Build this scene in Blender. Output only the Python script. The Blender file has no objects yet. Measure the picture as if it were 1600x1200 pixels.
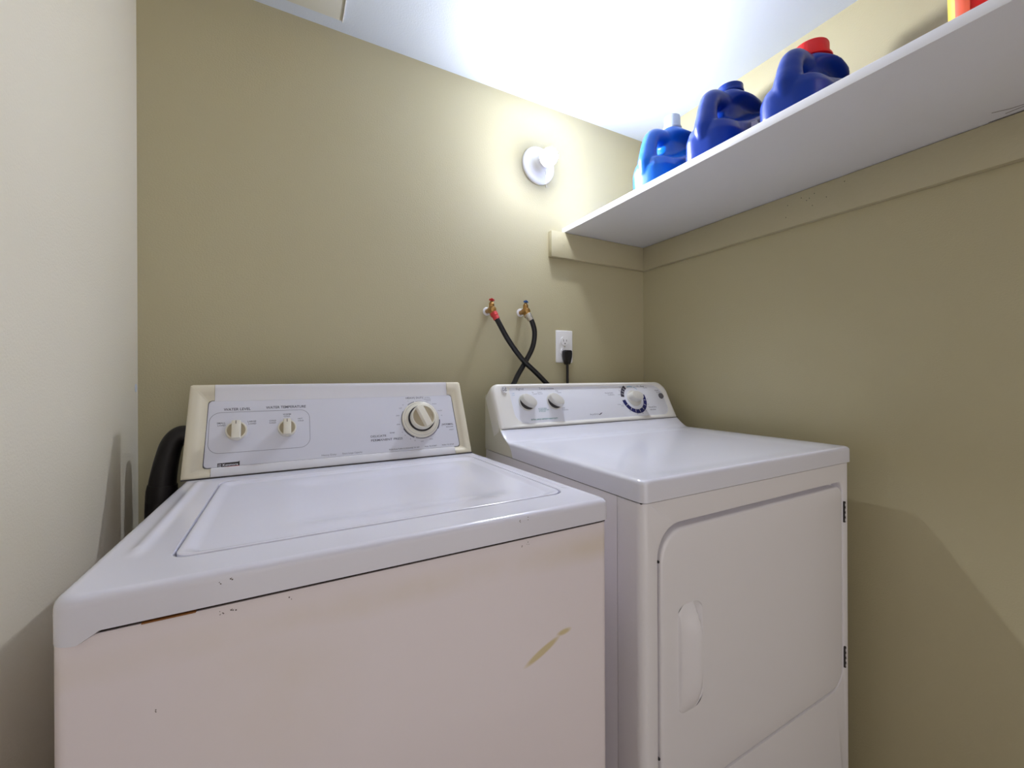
import bpy, bmesh, math, random
from mathutils import Vector, Matrix
random.seed(7)
PI = math.pi
H = 1.124          # height of the lens above the floor; heights below are written relative to the lens level

# ------------------------------------------------------------------ camera, world, exposure
sc = bpy.context.scene
COL = sc.collection
cd = bpy.data.cameras.new('camera')
cam = bpy.data.objects.new('camera', cd)
COL.objects.link(cam)
YAW, ROLL = 0.49905, -0.00419
c_, s_ = math.cos(YAW), math.sin(YAW)
FW = Vector((s_, c_, 0)); R0 = Vector((c_, -s_, 0)); U0 = Vector((0, 0, 1))
RT = math.cos(ROLL)*R0 + math.sin(ROLL)*U0
UP = -math.sin(ROLL)*R0 + math.cos(ROLL)*U0
cam.matrix_world = Matrix(((RT.x, UP.x, -FW.x, 0), (RT.y, UP.y, -FW.y, 0), (RT.z, UP.z, -FW.z, H), (0, 0, 0, 1)))
cd.sensor_width = 36; cd.sensor_fit = 'HORIZONTAL'
cd.lens = 651.9/1600*36
cd.shift_y = -11.8/1600
cd.clip_start = 0.02
sc.camera = cam

w = bpy.data.worlds.new('world'); sc.world = w; w.use_nodes = True
bg = w.node_tree.nodes['Background']
bg.inputs[0].default_value = (1.0, 0.935, 0.92, 1)
bg.inputs[1].default_value = 1.05
BULB_STRENGTH = 3250.0
BULB_COLOR = (0.93, 0.965, 1.04, 1)

sc.view_settings.view_transform = 'Standard'
sc.view_settings.look = 'None'
sc.view_settings.exposure = 0.0
sc.view_settings.gamma = 1.0
sc.view_settings.use_curve_mapping = False
sc.cycles.max_bounces = 10
sc.cycles.diffuse_bounces = 6

# ------------------------------------------------------------------ materials
def srgb(r, g, b):
    f = lambda v: (v/255/12.92) if v/255 <= .04045 else ((v/255+.055)/1.055)**2.4
    return (f(r), f(g), f(b), 1)

def mat(name, col, rough=.5, metal=0, spec=.5, bump=0, bscale=200, var=0, vscale=6, coat=0, emit=None, trans=0, sss=0):
    m = bpy.data.materials.new(name); m.use_nodes = True
    nt = m.node_tree; b = nt.nodes['Principled BSDF']
    b.inputs['Base Color'].default_value = col
    b.inputs['Roughness'].default_value = rough
    b.inputs['Metallic'].default_value = metal
    b.inputs['Specular IOR Level'].default_value = spec
    b.inputs['Coat Weight'].default_value = coat
    b.inputs['Coat Roughness'].default_value = .12
    b.inputs['Transmission Weight'].default_value = trans
    if sss:
        b.inputs['Subsurface Weight'].default_value = sss
        b.inputs['Subsurface Radius'].default_value = (.01, .01, .02)
    if emit:
        b.inputs['Emission Color'].default_value = emit[0]; b.inputs['Emission Strength'].default_value = emit[1]
    tc = nt.nodes.new('ShaderNodeTexCoord')
    if bump:
        n = nt.nodes.new('ShaderNodeTexNoise'); n.inputs['Scale'].default_value = bscale; n.inputs['Detail'].default_value = 3
        nt.links.new(tc.outputs['Object'], n.inputs['Vector'])
        bp = nt.nodes.new('ShaderNodeBump'); bp.inputs['Strength'].default_value = bump; bp.inputs['Distance'].default_value = .002
        nt.links.new(n.outputs['Fac'], bp.inputs['Height']); nt.links.new(bp.outputs['Normal'], b.inputs['Normal'])
    if var:
        n = nt.nodes.new('ShaderNodeTexNoise'); n.inputs['Scale'].default_value = vscale; n.inputs['Detail'].default_value = 5
        nt.links.new(tc.outputs['Object'], n.inputs['Vector'])
        mx = nt.nodes.new('ShaderNodeMix'); mx.data_type = 'RGBA'
        mx.inputs[6].default_value = col
        mx.inputs[7].default_value = (col[0]*(1-var), col[1]*(1-var*1.1), col[2]*(1-var*1.4), 1)
        nt.links.new(n.outputs['Fac'], mx.inputs[0]); nt.links.new(mx.outputs[2], b.inputs['Base Color'])
    return m

def yellowed(name, col, stain, spots, rough=.4, band=None):
    """Enamel with old yellow stains of their own shape. spots: (x, y, z, rx, rz, tilt, strength) in object space."""
    m = mat(name, col, rough, coat=.15)
    nt = m.node_tree; b = nt.nodes['Principled BSDF']; L = nt.links
    tc = nt.nodes.new('ShaderNodeTexCoord')
    nz = nt.nodes.new('ShaderNodeTexNoise'); nz.inputs['Scale'].default_value = 9; nz.inputs['Detail'].default_value = 6
    L.new(tc.outputs['Object'], nz.inputs['Vector'])
    def math_(op, a, c=None, clamp=False):
        n = nt.nodes.new('ShaderNodeMath'); n.operation = op; n.use_clamp = clamp
        for i, v in enumerate((a, c)):
            if v is None: continue
            if isinstance(v, (int, float)): n.inputs[i].default_value = v
            else: L.new(v, n.inputs[i])
        return n.outputs[0]
    total = None
    for (x, y, z, rx, rz, tilt, st) in spots:
        mp = nt.nodes.new('ShaderNodeMapping'); mp.vector_type = 'TEXTURE'
        mp.inputs['Location'].default_value = (x, y, z); mp.inputs['Rotation'].default_value = (0, tilt, 0)
        mp.inputs['Scale'].default_value = (rx, 10, rz)
        L.new(tc.outputs['Object'], mp.inputs['Vector'])
        vl = nt.nodes.new('ShaderNodeVectorMath'); vl.operation = 'LENGTH'; L.new(mp.outputs[0], vl.inputs[0])
        d = math_('SUBTRACT', 1.25, vl.outputs['Value'], True)
        d = math_('MULTIPLY', d, math_('MULTIPLY', math_('SUBTRACT', nz.outputs['Fac'], .3, True), st*3))
        total = d if total is None else math_('MAXIMUM', total, d)
    fac = math_('MULTIPLY', total, 1.0, True)
    mx = nt.nodes.new('ShaderNodeMix'); mx.data_type = 'RGBA'
    mx.inputs[6].default_value = col; mx.inputs[7].default_value = stain
    L.new(fac, mx.inputs[0]); L.new(mx.outputs[2], b.inputs['Base Color'])
    return m

M = {}
M['wall'] = mat('beige_wall_paint', srgb(186, 178, 146), .62, bump=.25, bscale=260, var=.05, vscale=3)
M['wall_l'] = mat('off_white_wall_paint', srgb(222, 216, 200), .62, bump=.25, bscale=260, var=.05, vscale=3)
M['cleat'] = mat('beige_painted_board', srgb(186, 178, 148), .5, bump=.3, bscale=90, var=.05)
M['ceil'] = mat('white_ceiling_paint', srgb(204, 212, 224), .75, bump=.2, bscale=220)
M['floor'] = mat('grey_vinyl_floor', srgb(150, 135, 115), .5, var=.3, vscale=12)
M['panelceil'] = mat('beige_panel', srgb(204, 202, 190), .6, var=.04)
M['white'] = mat('white_plastic', srgb(236, 236, 238), .35)
M['enamel_w'] = mat('washer_enamel', srgb(222, 222, 236), .2, coat=.3, var=.03, vscale=4)
M['enamel_d'] = mat('dryer_enamel', srgb(224, 225, 238), .16, coat=.4)
M['dryer_side'] = mat('dryer_cabinet_enamel', srgb(232, 230, 236), .28, coat=.2)
M['cream'] = mat('yellowed_plastic', srgb(220, 213, 192), .42, var=.05, vscale=20)
M['centre'] = mat('pale_grey_plastic', srgb(222, 222, 228), .4)
M['base_d'] = mat('aged_grey_plastic', srgb(204, 202, 188), .45)
M['panel_w'] = mat('washer_fascia', srgb(214, 215, 226), .38)
M['panel_d'] = mat('dryer_fascia', srgb(226, 228, 238), .35)
M['console_d'] = mat('dryer_console_plastic', srgb(226, 224, 220), .38)
M['knob'] = mat('ivory_knob', srgb(226, 222, 208), .35)
M['knobwell'] = mat('tan_knob_well', srgb(176, 164, 138), .45)
M['knobgrey'] = mat('grey_knob', srgb(208, 206, 200), .4)
M['dark'] = mat('dark_line', srgb(48, 44, 46), .6)
M['print'] = mat('grey_print', srgb(86, 86, 100), .6)
M['printsoft'] = mat('soft_print', srgb(140, 140, 154), .6)
M['teal'] = mat('teal_print', srgb(70, 140, 140), .6)
M['navy'] = mat('navy_print', srgb(24, 28, 96), .5)
M['greyarc'] = mat('charcoal_print', srgb(62, 58, 74), .5)
M['paleblue'] = mat('pale_blue_print', srgb(165, 190, 215), .5)
M['black'] = mat('black_rubber', srgb(14, 15, 22), .38, spec=.5)
M['blacksoft'] = mat('black_drain_hose', srgb(17, 12, 17), .45, bump=.3, bscale=60)
M['brass'] = mat('brass', srgb(178, 140, 84), .35, metal=.9)
M['steel'] = mat('steel', srgb(205, 200, 190), .3, metal=.9)
M['badge'] = mat('silver_badge', srgb(226, 226, 230), .3, metal=.3)
M['red'] = mat('red_paint', srgb(190, 30, 30), .45)
M['redplastic'] = mat('red_plastic', srgb(222, 16, 14), .35)
M['redcuff'] = mat('red_cuff', srgb(205, 60, 60), .45)
M['bluehandle'] = mat('blue_paint', srgb(40, 90, 150), .45)
M['blue'] = mat('blue_jug_plastic', srgb(8, 84, 170), .3, spec=.35)
M['blueb'] = mat('deep_blue_jug_plastic', srgb(4, 48, 140), .3, spec=.35)
M['cap'] = mat('pale_cap', srgb(186, 196, 206), .4)
M['label'] = mat('paper_label', srgb(222, 222, 235), .4)
M['labelnavy'] = mat('navy_label', srgb(34, 40, 120), .4)
M['orange'] = mat('orange_plastic', srgb(236, 96, 60), .4)
M['yellow'] = mat('yellow_plastic', srgb(244, 196, 60), .4)
M['shelf'] = mat('white_melamine', srgb(232, 233, 240), .45, var=.04, vscale=5)
M['rust'] = mat('rust', srgb(150, 96, 44), .8, var=.4, vscale=60)
M['seam'] = mat('seam_shadow_gap', srgb(40, 26, 22), .8)
M['bulb'] = mat('lit_bulb', (1, 1, 1, 1), .4, emit=(BULB_COLOR, BULB_STRENGTH))
def shaped_emission(m):
    # bulb emission shaped by hand: flanks dimmed to spare the wall and ceiling
    nt = m.node_tree; b = nt.nodes['Principled BSDF']
    ge = nt.nodes.new('ShaderNodeNewGeometry'); dt = nt.nodes.new('ShaderNodeVectorMath'); dt.operation = 'DOT_PRODUCT'
    dt.inputs[1].default_value = (0, -1, 0); nt.links.new(ge.outputs['True Normal'], dt.inputs[0])
    mr = nt.nodes.new('ShaderNodeMapRange'); mr.inputs[1].default_value = 0.30; mr.inputs[2].default_value = 1
    mr.inputs[3].default_value = BULB_STRENGTH*.004; mr.inputs[4].default_value = BULB_STRENGTH
    nt.links.new(dt.outputs['Value'], mr.inputs[0]); nt.links.new(mr.outputs[0], b.inputs['Emission Strength'])
shaped_emission(M['bulb'])
M['scuff'] = mat('scuff', srgb(96, 84, 84), .7)

# ------------------------------------------------------------------ mesh helpers
def tagit(o, label=None, cat=None, group=None, kind=None):
    if label: o['label'] = label
    if cat: o['category'] = cat
    if group: o['group'] = group
    if kind: o['kind'] = kind
    return o

def thing(name, loc, label, cat, group=None):
    o = bpy.data.objects.new(name, None); COL.objects.link(o)
    o.empty_display_size = .05
    o.location = (loc[0], loc[1], loc[2]+H)
    return tagit(o, label, cat, group)

def root_loc(p):
    v = Vector((0, 0, 0))
    while p is not None:
        v += p.location; p = p.parent
    return v

def obj(name, bm, m, parent=None, loc=None, smooth=35, label=None):
    """Link a bmesh written in lens-level coordinates as one object; loc = its own origin when it is top level."""
    bmesh.ops.remove_doubles(bm, verts=bm.verts, dist=1e-6)
    bmesh.ops.recalc_face_normals(bm, faces=bm.faces)
    if parent is not None:
        off = root_loc(parent)
    else:
        off = Vector((loc[0], loc[1], loc[2]+H)) if loc else Vector((0, 0, 0))
    bmesh.ops.translate(bm, verts=bm.verts, vec=Vector((0, 0, H))-off)
    me = bpy.data.meshes.new(name); bm.to_mesh(me); bm.free()
    if smooth:
        for p in me.polygons: p.use_smooth = True
        try: me.set_sharp_from_angle(angle=math.radians(smooth))
        except Exception: pass
    for mm in (m if isinstance(m, (list, tuple)) else [m]): me.materials.append(mm)
    o = bpy.data.objects.new(name, me); COL.objects.link(o)
    if parent is not None: o.parent = parent
    else: o.location = off
    if label: o['label'] = label
    return o

def box(bm, x0, x1, y0, y1, z0, z1, bev=0, seg=2, T=None, mi=0):
    vs = [bm.verts.new((x, y, z)) for x in (x0, x1) for y in (y0, y1) for z in (z0, z1)]
    fs = [bm.faces.new([vs[i] for i in q]) for q in ((0,1,3,2),(4,6,7,5),(0,4,5,1),(2,3,7,6),(0,2,6,4),(1,5,7,3))]
    for f in fs: f.material_index = mi
    if bev:
        es = list({e for f in fs for e in f.edges})
        r = bmesh.ops.bevel(bm, geom=es, offset=bev, segments=seg, profile=.5, affect='EDGES')
        vs = list({v for f in r['faces'] for v in f.verts} | {v for v in vs if v.is_valid})
    if T is not None:
        for v in vs:
            if v.is_valid: v.co = T(v.co)
    return vs

def loft(bm, loops, closed=True, cap0=False, cap1=False, mi=0):
    rows = [[bm.verts.new(p) for p in lp] for lp in loops]
    n = len(rows[0])
    for a, b in zip(rows, rows[1:]):
        for i in range(n if closed else n-1):
            j = (i+1) % n
            f = bm.faces.new((a[i], a[j], b[j], b[i])); f.material_index = mi
    if cap0:
        f = bm.faces.new(rows[0]); f.material_index = mi
    if cap1:
        f = bm.faces.new(rows[-1]); f.material_index = mi
    return rows

def rrect(x0, x1, y0, y1, r, n=8, m=10):
    """rounded rectangle, counter-clockwise; r = one radius or (bl, br, tr, tl); m points along each side."""
    if not isinstance(r, (tuple, list)): r = (r,)*4
    cs = [(x0, y0, PI, 1, 1), (x1, y0, 1.5*PI, -1, 1), (x1, y1, 0, -1, -1), (x0, y1, .5*PI, 1, -1)]
    arcs = []
    for (cx, cy, a0, sx, sy), rr in zip(cs, r):
        ox, oy = cx+sx*rr, cy+sy*rr
        arcs.append([(ox+rr*math.cos(a0+k/n*PI/2), oy+rr*math.sin(a0+k/n*PI/2)) for k in range(n+1)])
    out = []
    for k in range(4):
        out += arcs[k]
        a = arcs[k][-1]; b = arcs[(k+1) % 4][0]
        out += [(a[0]+(b[0]-a[0])*t/m, a[1]+(b[1]-a[1])*t/m) for t in range(1, m)]
    return out

def lerp2(A, B, t): return [(a[0]+(b[0]-a[0])*t, a[1]+(b[1]-a[1])*t) for a, b in zip(A, B)]
def sstep(a, b, x):
    t = min(1, max(0, (x-a)/(b-a))); return t*t*(3-2*t)

def prism(bm, pts, T0, T1, mi=0):
    """polygon pts (2-tuples) placed by T0 and T1 (functions to 3D) and closed."""
    loft(bm, [[T0(p) for p in pts], [T1(p) for p in pts]], True, True, True, mi)

def tube(bm, path, r, n=14, caps=True, mi=0, res=6):
    P = [Vector(p) for p in path]
    rr = r if isinstance(r, (list, tuple)) else [r]*len(P)
    Q, RR = [], []
    for i in range(len(P)-1):
        p0 = P[max(0, i-1)]; p1 = P[i]; p2 = P[i+1]; p3 = P[min(len(P)-1, i+2)]
        for k in range(res):
            t = k/res
            Q.append(.5*((2*p1)+(-p0+p2)*t+(2*p0-5*p1+4*p2-p3)*t*t+(-p0+3*p1-3*p2+p3)*t**3))
            RR.append(rr[i]*(1-t)+rr[i+1]*t)
    Q.append(P[-1]); RR.append(rr[-1])
    tan = (Q[1]-Q[0]).normalized()
    up = Vector((0, 0, 1)) if abs(tan.z) < .9 else Vector((1, 0, 0))
    nrm = tan.cross(up).normalized()
    loops = []
    for i, q in enumerate(Q):
        t2 = (Q[min(i+1, len(Q)-1)]-Q[max(i-1, 0)]).normalized()
        nrm = (nrm - t2*nrm.dot(t2)).normalized(); bn = t2.cross(nrm)
        loops.append([q+(nrm*math.cos(a)+bn*math.sin(a))*RR[i] for a in [2*PI*k/n for k in range(n)]])
    loft(bm, loops, True, caps, caps, mi)

def lathe(bm, prof, T, n=32, cap0=True, cap1=True, mi=0, sx=1, sy=1, rot=0):
    """prof: (r, h) pairs; T maps (a, b, h) to 3D."""
    loops = []
    for r, h in prof:
        lp = []
        for k in range(n):
            a = 2*PI*k/n; x, y = r*math.cos(a)*sx, r*math.sin(a)*sy
            lp.append(T((x*math.cos(rot)-y*math.sin(rot), x*math.sin(rot)+y*math.cos(rot), h)))
        loops.append(lp)
    loft(bm, loops, True, cap0, cap1, mi)

def frame(P, ex, ey, en):
    P, ex, ey, en = Vector(P), Vector(ex).normalized(), Vector(ey).normalized(), Vector(en).normalized()
    return lambda p: P+ex*p[0]+ey*p[1]+en*p[2]

def sub(T, s, t, n=0, rot=0):
    c, q = math.cos(rot), math.sin(rot)
    return lambda p: T((s+p[0]*c-p[1]*q, t+p[0]*q+p[1]*c, n+p[2]))

_tc = {}
def text_into(bm, s, T, x0, y0, width=None, size=.01, align='L', n=.0003, bold=.0, rot=0, mi=0, height=None):
    """Letters as thin solid shapes in the plane of T. width fits the string between x0 and x0+width."""
    cu = bpy.data.curves.new('lettering', 'FONT'); cu.body = s; cu.size = 1; cu.extrude = 0; cu.offset = bold
    cu.resolution_u = 2
    o = bpy.data.objects.new('lettering_tmp', cu); COL.objects.link(o)
    dg = bpy.context.evaluated_depsgraph_get(); dg.update()
    me = bpy.data.meshes.new_from_object(o.evaluated_get(dg))
    bpy.data.objects.remove(o)
    if not len(me.vertices): return
    xs = [v.co.x for v in me.vertices]; ys = [v.co.y for v in me.vertices]
    W = max(xs)-min(xs); sx = sy = size
    if width: sx = width/W
    if height: sy = height/.70
    elif width: sy = sx
    offx = x0 if align == 'L' else (x0-W*sx/2 if align == 'C' else x0-W*sx)
    c, q = math.cos(rot), math.sin(rot)
    vs = []
    for v in me.vertices:
        a, b = (v.co.x-min(xs))*sx+(offx-x0), v.co.y*sy
        vs.append(bm.verts.new(T((x0+a*c-b*q, y0+a*q+b*c, n))))
    for p in me.polygons:
        try:
            f = bm.faces.new([vs[i] for i in p.vertices]); f.material_index = mi
        except Exception: pass
    bpy.data.meshes.remove(me)

def strip(bm, pts, wdt, T, n=.0003, closed=False, mi=0):
    """thin printed line along 2D points."""
    k = len(pts); L = []
    for i, p in enumerate(pts):
        a = pts[(i-1) % k] if (closed or i) else p
        b = pts[(i+1) % k] if (closed or i < k-1) else p
        d = Vector((b[0]-a[0], b[1]-a[1])); d = d.normalized() if d.length > 1e-9 else Vector((1, 0))
        L.append(((p[0]-d.y*wdt/2, p[1]+d.x*wdt/2), (p[0]+d.y*wdt/2, p[1]-d.x*wdt/2)))
    v = [(bm.verts.new(T((a[0], a[1], n))), bm.verts.new(T((b[0], b[1], n)))) for a, b in L]
    for i in range(k if closed else k-1):
        j = (i+1) % k
        f = bm.faces.new((v[i][0], v[j][0], v[j][1], v[i][1])); f.material_index = mi

def arcpts(cx, cy, r, a0, a1, n=24):
    return [(cx+r*math.cos(math.radians(a0+(a1-a0)*k/n)), cy+r*math.sin(math.radians(a0+(a1-a0)*k/n))) for k in range(n+1)]

# ------------------------------------------------------------------ room shell
D = 1.21      # back wall
XR = 1.257    # right wall
XL = -0.286   # left wall
ZC = .933     # ceiling
YB = -1.25    # where the room opens to the rest of the basement
FL = -H
def slab(name, x0, x1, y0, y1, z0, z1, m):
    bm = bmesh.new(); box(bm, x0, x1, y0, y1, z0, z1)
    return tagit(obj(name, bm, m, None, ((x0+x1)/2, (y0+y1)/2, z0), smooth=0), kind='structure')
slab('wall_back', XL-.1, XR+.1, D, D+.1, FL, ZC+.1, M['wall'])
wl = slab('wall_left', XL-.1, XL, YB, D, FL, ZC+.1, M['wall_l'])
wr = slab('wall_right', XR, XR+.1, YB, D, FL, ZC+.1, M['wall'])
slab('floor', XL-.1, XR+.1, YB, D+.1, FL-.05, FL, M['floor'])
slab('ceiling', XL, XR, YB, D, ZC, ZC+.1, M['ceil'])
bm = bmesh.new()
Tsp = frame((XL, 1.195, -.022), (0, 1, 0), (0, 0, 1), (1, 0, 0))
lathe(bm, [(.006, 0), (.0055, .001), (.003, .0018)], Tsp, 14, sy=1.6)
obj('spackle_spot', bm, M['ceil'], wl, label='white spackle dab in the corner')

# flush beige access panel in the ceiling
t = thing('ceiling_access_panel', (-.07, .6, ZC-.008), 'beige access panel with a painted white edge highlight set in the ceiling', 'access panel')
bm = bmesh.new(); box(bm, XL+.01, .134, .25, 1.165, ZC-.006, ZC, .001); obj('panel', bm, M['panelceil'], t)
bm = bmesh.new(); box(bm, .1345, .1375, .25, 1.166, ZC-.008, ZC, .0007); obj('edge_highlight', bm, M['white'], t, label='thin white strip painted as the edge highlight')  # white strip paints a highlight along the panel edge

# ------------------------------------------------------------------ shelf and cleats
SZ = .503     # underside of the shelf
SX = .862     # front edge of the shelf
t = thing('shelf_cleat', (1.03, D, SZ-.09), 'short beige painted board under the shelf end, screwed to the back wall', 'shelf support', 'shelf support boards')
bm = bmesh.new(); box(bm, .806, XR, D-.019, D, SZ-.09, SZ-.001, .0012); obj('board', bm, M['cleat'], t)
for x in (.86, 1.16):
    bm = bmesh.new()
    lathe(bm, [(.004, 0), (.0038, .0006), (.001, .0007)], frame((x, D-.0188, SZ-.045), (1, 0, 0), (0, 0, 1), (0, -1, 0)), 12)
    obj('screw_head', bm, M['cleat'], t)
t = thing('shelf_cleat', (XR, .1, SZ-.09), 'long beige painted board running under the shelf along the right wall', 'shelf support', 'shelf support boards')
bm = bmesh.new(); box(bm, XR-.019, XR, -.75, D-.0195, SZ-.09, SZ-.001, .0012); obj('board', bm, M['cleat'], t)
for (y, z) in ((.62, .02), (.607, .032), (.6, .028), (.588, .02), (.593, .05), (.655, .028), (.66, .06), (.56, .04), (.52, .016)):
    bm = bmesh.new()
    lathe(bm, [(.0012, 0), (.001, .0003)], frame((XR-.0191, y, SZ-z), (0, 1, 0), (0, 0, 1), (-1, 0, 0)), 8)
    obj('nail_hole', bm, M['dark'], t, label='dark speck of a nail hole')
bm = bmesh.new()
box(bm, SX, XR, -.75, D, SZ, SZ+.0185, .0012)
sh = obj('wall_shelf', bm, [M['shelf']], None, (SX, .2, SZ))
bm = bmesh.new()
Tz = frame((0, 0, SZ), (1, 0, 0), (0, 1, 0), (0, 0, -1))
for q in (((1.196, .262), (1.208, .240), (1.214, .205), (1.206, .170)), ((1.222, .250), (1.219, .222), (1.222, .180)), ((1.236, .275), (1.238, .235), (1.239, .190))):
    strip(bm, q, .0022, Tz, .0003)
obj('scrape_mark', bm, M['scuff'], sh, smooth=0, label='dark scrape marks under the shelf')
tagit(sh, 'long white melamine shelf along the right wall holding the detergent jugs', 'shelf')

# ------------------------------------------------------------------ washer
WXL, WXR, WY, WB = -.177, .439, .491, 1.101
def wz(x, y):      # height of the top deck, falling a little to the back
    return -.188 - .0088*(y-WY)/.5
LIDX0, LIDX1, LIDY0, LIDY1 = -.107, .403, .552, .952
wash = thing('washing_machine', ((WXL+WXR)/2, .79, FL), 'old white top-load washing machine with a cream-ended control console, left of the dryer', 'washing machine')
# cabinet
bm = bmesh.new()
WC = [(WXL+.003, WY+.003), (WXR-.003, WY+.003)]
o0 = rrect(WXL+.002, WXR-.003, WY+.003, WB-.005, .012)
loft(bm, [[(x, y, FL+.03) for x, y in o0], [(x, y, -.2255) for x, y in o0],
          [(x*.995+.0005, y*.99+.006, -.2235) for x, y in o0]], True, True, True)
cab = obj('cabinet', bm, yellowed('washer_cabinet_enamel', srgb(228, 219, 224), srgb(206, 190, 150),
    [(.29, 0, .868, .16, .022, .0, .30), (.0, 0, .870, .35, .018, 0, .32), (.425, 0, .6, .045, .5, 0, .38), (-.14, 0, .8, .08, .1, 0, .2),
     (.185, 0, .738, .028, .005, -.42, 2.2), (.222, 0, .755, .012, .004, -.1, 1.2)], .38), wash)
# shift object-space of stain coordinates: origin of the part is the washer's base
# seam between deck and cabinet, its shade painted as a dark filler
bm = bmesh.new()
box(bm, WXL+.006, WXR-.006, WY+.006, WB-.01, -.2235, -.2195)
obj('deck_seam_shadow', bm, M['seam'], wash, label='dark seam between deck and cabinet')
bm = bmesh.new()
box(bm, -.115, -.075, WY+.002, WY+.008, -.2236, -.2222, .0003)
obj('rust_streak', bm, M['rust'], wash, label='orange rust in the seam')
# top deck: loops from skirt to lid opening
bm = bmesh.new()
outer = rrect(WXL, WXR, WY, WB, (.02, .014, .01, .01), 8, 40)
outer = [(x-(.0015*(y-WY)/.59 if x > .1 else -.0015*(y-WY)/.59)*6, y) for x, y in outer]
inner = rrect(LIDX0, LIDX1, LIDY0, LIDY1, (.02, .028, .02, .02), 8, 40)
def inset(o, d):
    cx, cy = (WXL+WXR)/2, (WY+WB)/2
    hx, hy = (WXR-WXL)/2, (WB-WY)/2
    return [(cx+(x-cx)*(hx-d)/hx, cy+(y-cy)*(hy-d)/hy) for x, y in o]
rd = .009
def skirt_z(x, y):
    # the skirt reaches lower at its front left corner, where it wraps over the cabinet edge
    return -.2195 - .009*(1-sstep(WXL+.022, WXL+.03, x))*(1-sstep(WY+.03, WY+.06, y))
loops = [[(x, y, skirt_z(x, y)) for x, y in inset(outer, .003)], [(x, y, skirt_z(x, y)) for x, y in outer]]
for k in range(0, 7):
    a = k/6*PI/2
    o = inset(outer, rd*(1-math.cos(a)))
    loops.append([(x, y, wz(x, y)-rd+rd*math.sin(a)) for x, y in o])
def deck_h(x, y):
    h = wz(x, y)
    # raised rib on the left, pressed groove on the right
    fy = sstep(.585, .60, y)*(1-sstep(.965, .985, y))
    h += .0035*fy*math.exp(-((x+.142)/.0065)**2)
    h -= .0042*fy*math.exp(-((x-.4195)/.004)**2)
    h += .002*fy*math.exp(-((x-.411)/.004)**2)
    return h
top0 = inset(outer, rd)
NB = 46
for k in range(1, NB+1):
    o = lerp2(top0, inner, k/NB)
    loops.append([(x, y, deck_h(x, y)) for x, y in o])
loops.append([(x, y, wz(x, y)-.001) for x, y in inset(inner, .0006)])
loops.append([(x, y, wz(x, y)-.010) for x, y in inset(inner, .001)])
loft(bm, loops)
obj('top_deck', bm, M['enamel_w'], wash, smooth=60)
# lid
bm = bmesh.new()
cx, cy = (LIDX0+LIDX1)/2, (LIDY0+LIDY1)/2
def lidloop(d):
    hx, hy = (LIDX1-LIDX0)/2, (LIDY1-LIDY0)/2
    return [(cx+(x-cx)*(hx-d)/hx, cy+(y-cy)*(hy-d)/hy) for x, y in inner]
def lid_h(x, y, e):   # e = distance from the lid's edge
    ex = min(x-LIDX0, LIDX1-x); 
    h = wz(x, y)
    h += -.0032*(1-sstep(0, .004, e)) + .0008*sstep(.002, .006, e)
    h -= .0045*sstep(.006, .022, e)
    h -= .005*sstep(.10, .16, x-LIDX0)*sstep(.05, .10, LIDX1-x)*sstep(.05, .10, y-LIDY0)*sstep(.03, .09, LIDY1-y)*sstep(.01, .04, e)
    return h
loops = [[(x, y, wz(x, y)-.010) for x, y in lidloop(.0032)]]
for d in (.0032, .004, .005, .0065, .008, .010, .012, .014, .017, .02, .023, .03, .04, .05, .06, .07, .08, .09, .1, .115, .13, .145, .16, .175, .19):
    o = lidloop(d); loops.append([(x, y, lid_h(x, y, d)) for x, y in o])
loft(bm, loops, True, False, True)
obj('lid', bm, M['enamel_w'], wash, smooth=60)
# console
WP0 = Vector((0, .9945, -.1962)); WP1 = Vector((0, 1.0665, -.0144))
ety = (WP1-WP0).normalized(); wn = Vector((1, 0, 0)).cross(ety)
TW = frame(WP0, (1, 0, 0), ety, wn)
WT = .1962      # console slope height
SPL, SPR = -.1285, .3800
def cyz(s, t, n): return TW((s, t, n))
def backp(s, t):
    p = TW((s, t, 0)); return Vector((p.x, 1.100, p.z-.001))
bm = bmesh.new()
prof = [(-.0065, .1605), (-.006, .165), (-.0015, .187), (0, .192), (-.001, .1953), (-.004, .1966)]
def centre_loop(s):
    out = [cyz(s, .0215, -.0065), cyz(s, .0195, -.0015), cyz(s, .016, -.0005), cyz(s, .003, 0), cyz(s, .0008, -.001)]
    out += [backp(s, .0008), backp(s, .1945)]
    out += [cyz(s, t_, n_) for n_, t_ in reversed(prof)]
    out += [cyz(s, .155, -.012), cyz(s, .03, -.012)]
    return out
loft(bm, [centre_loop(SPL+.0006), centre_loop(SPR-.0006)], True, True, True)
cons = obj('console', bm, M['centre'], wash)
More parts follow.
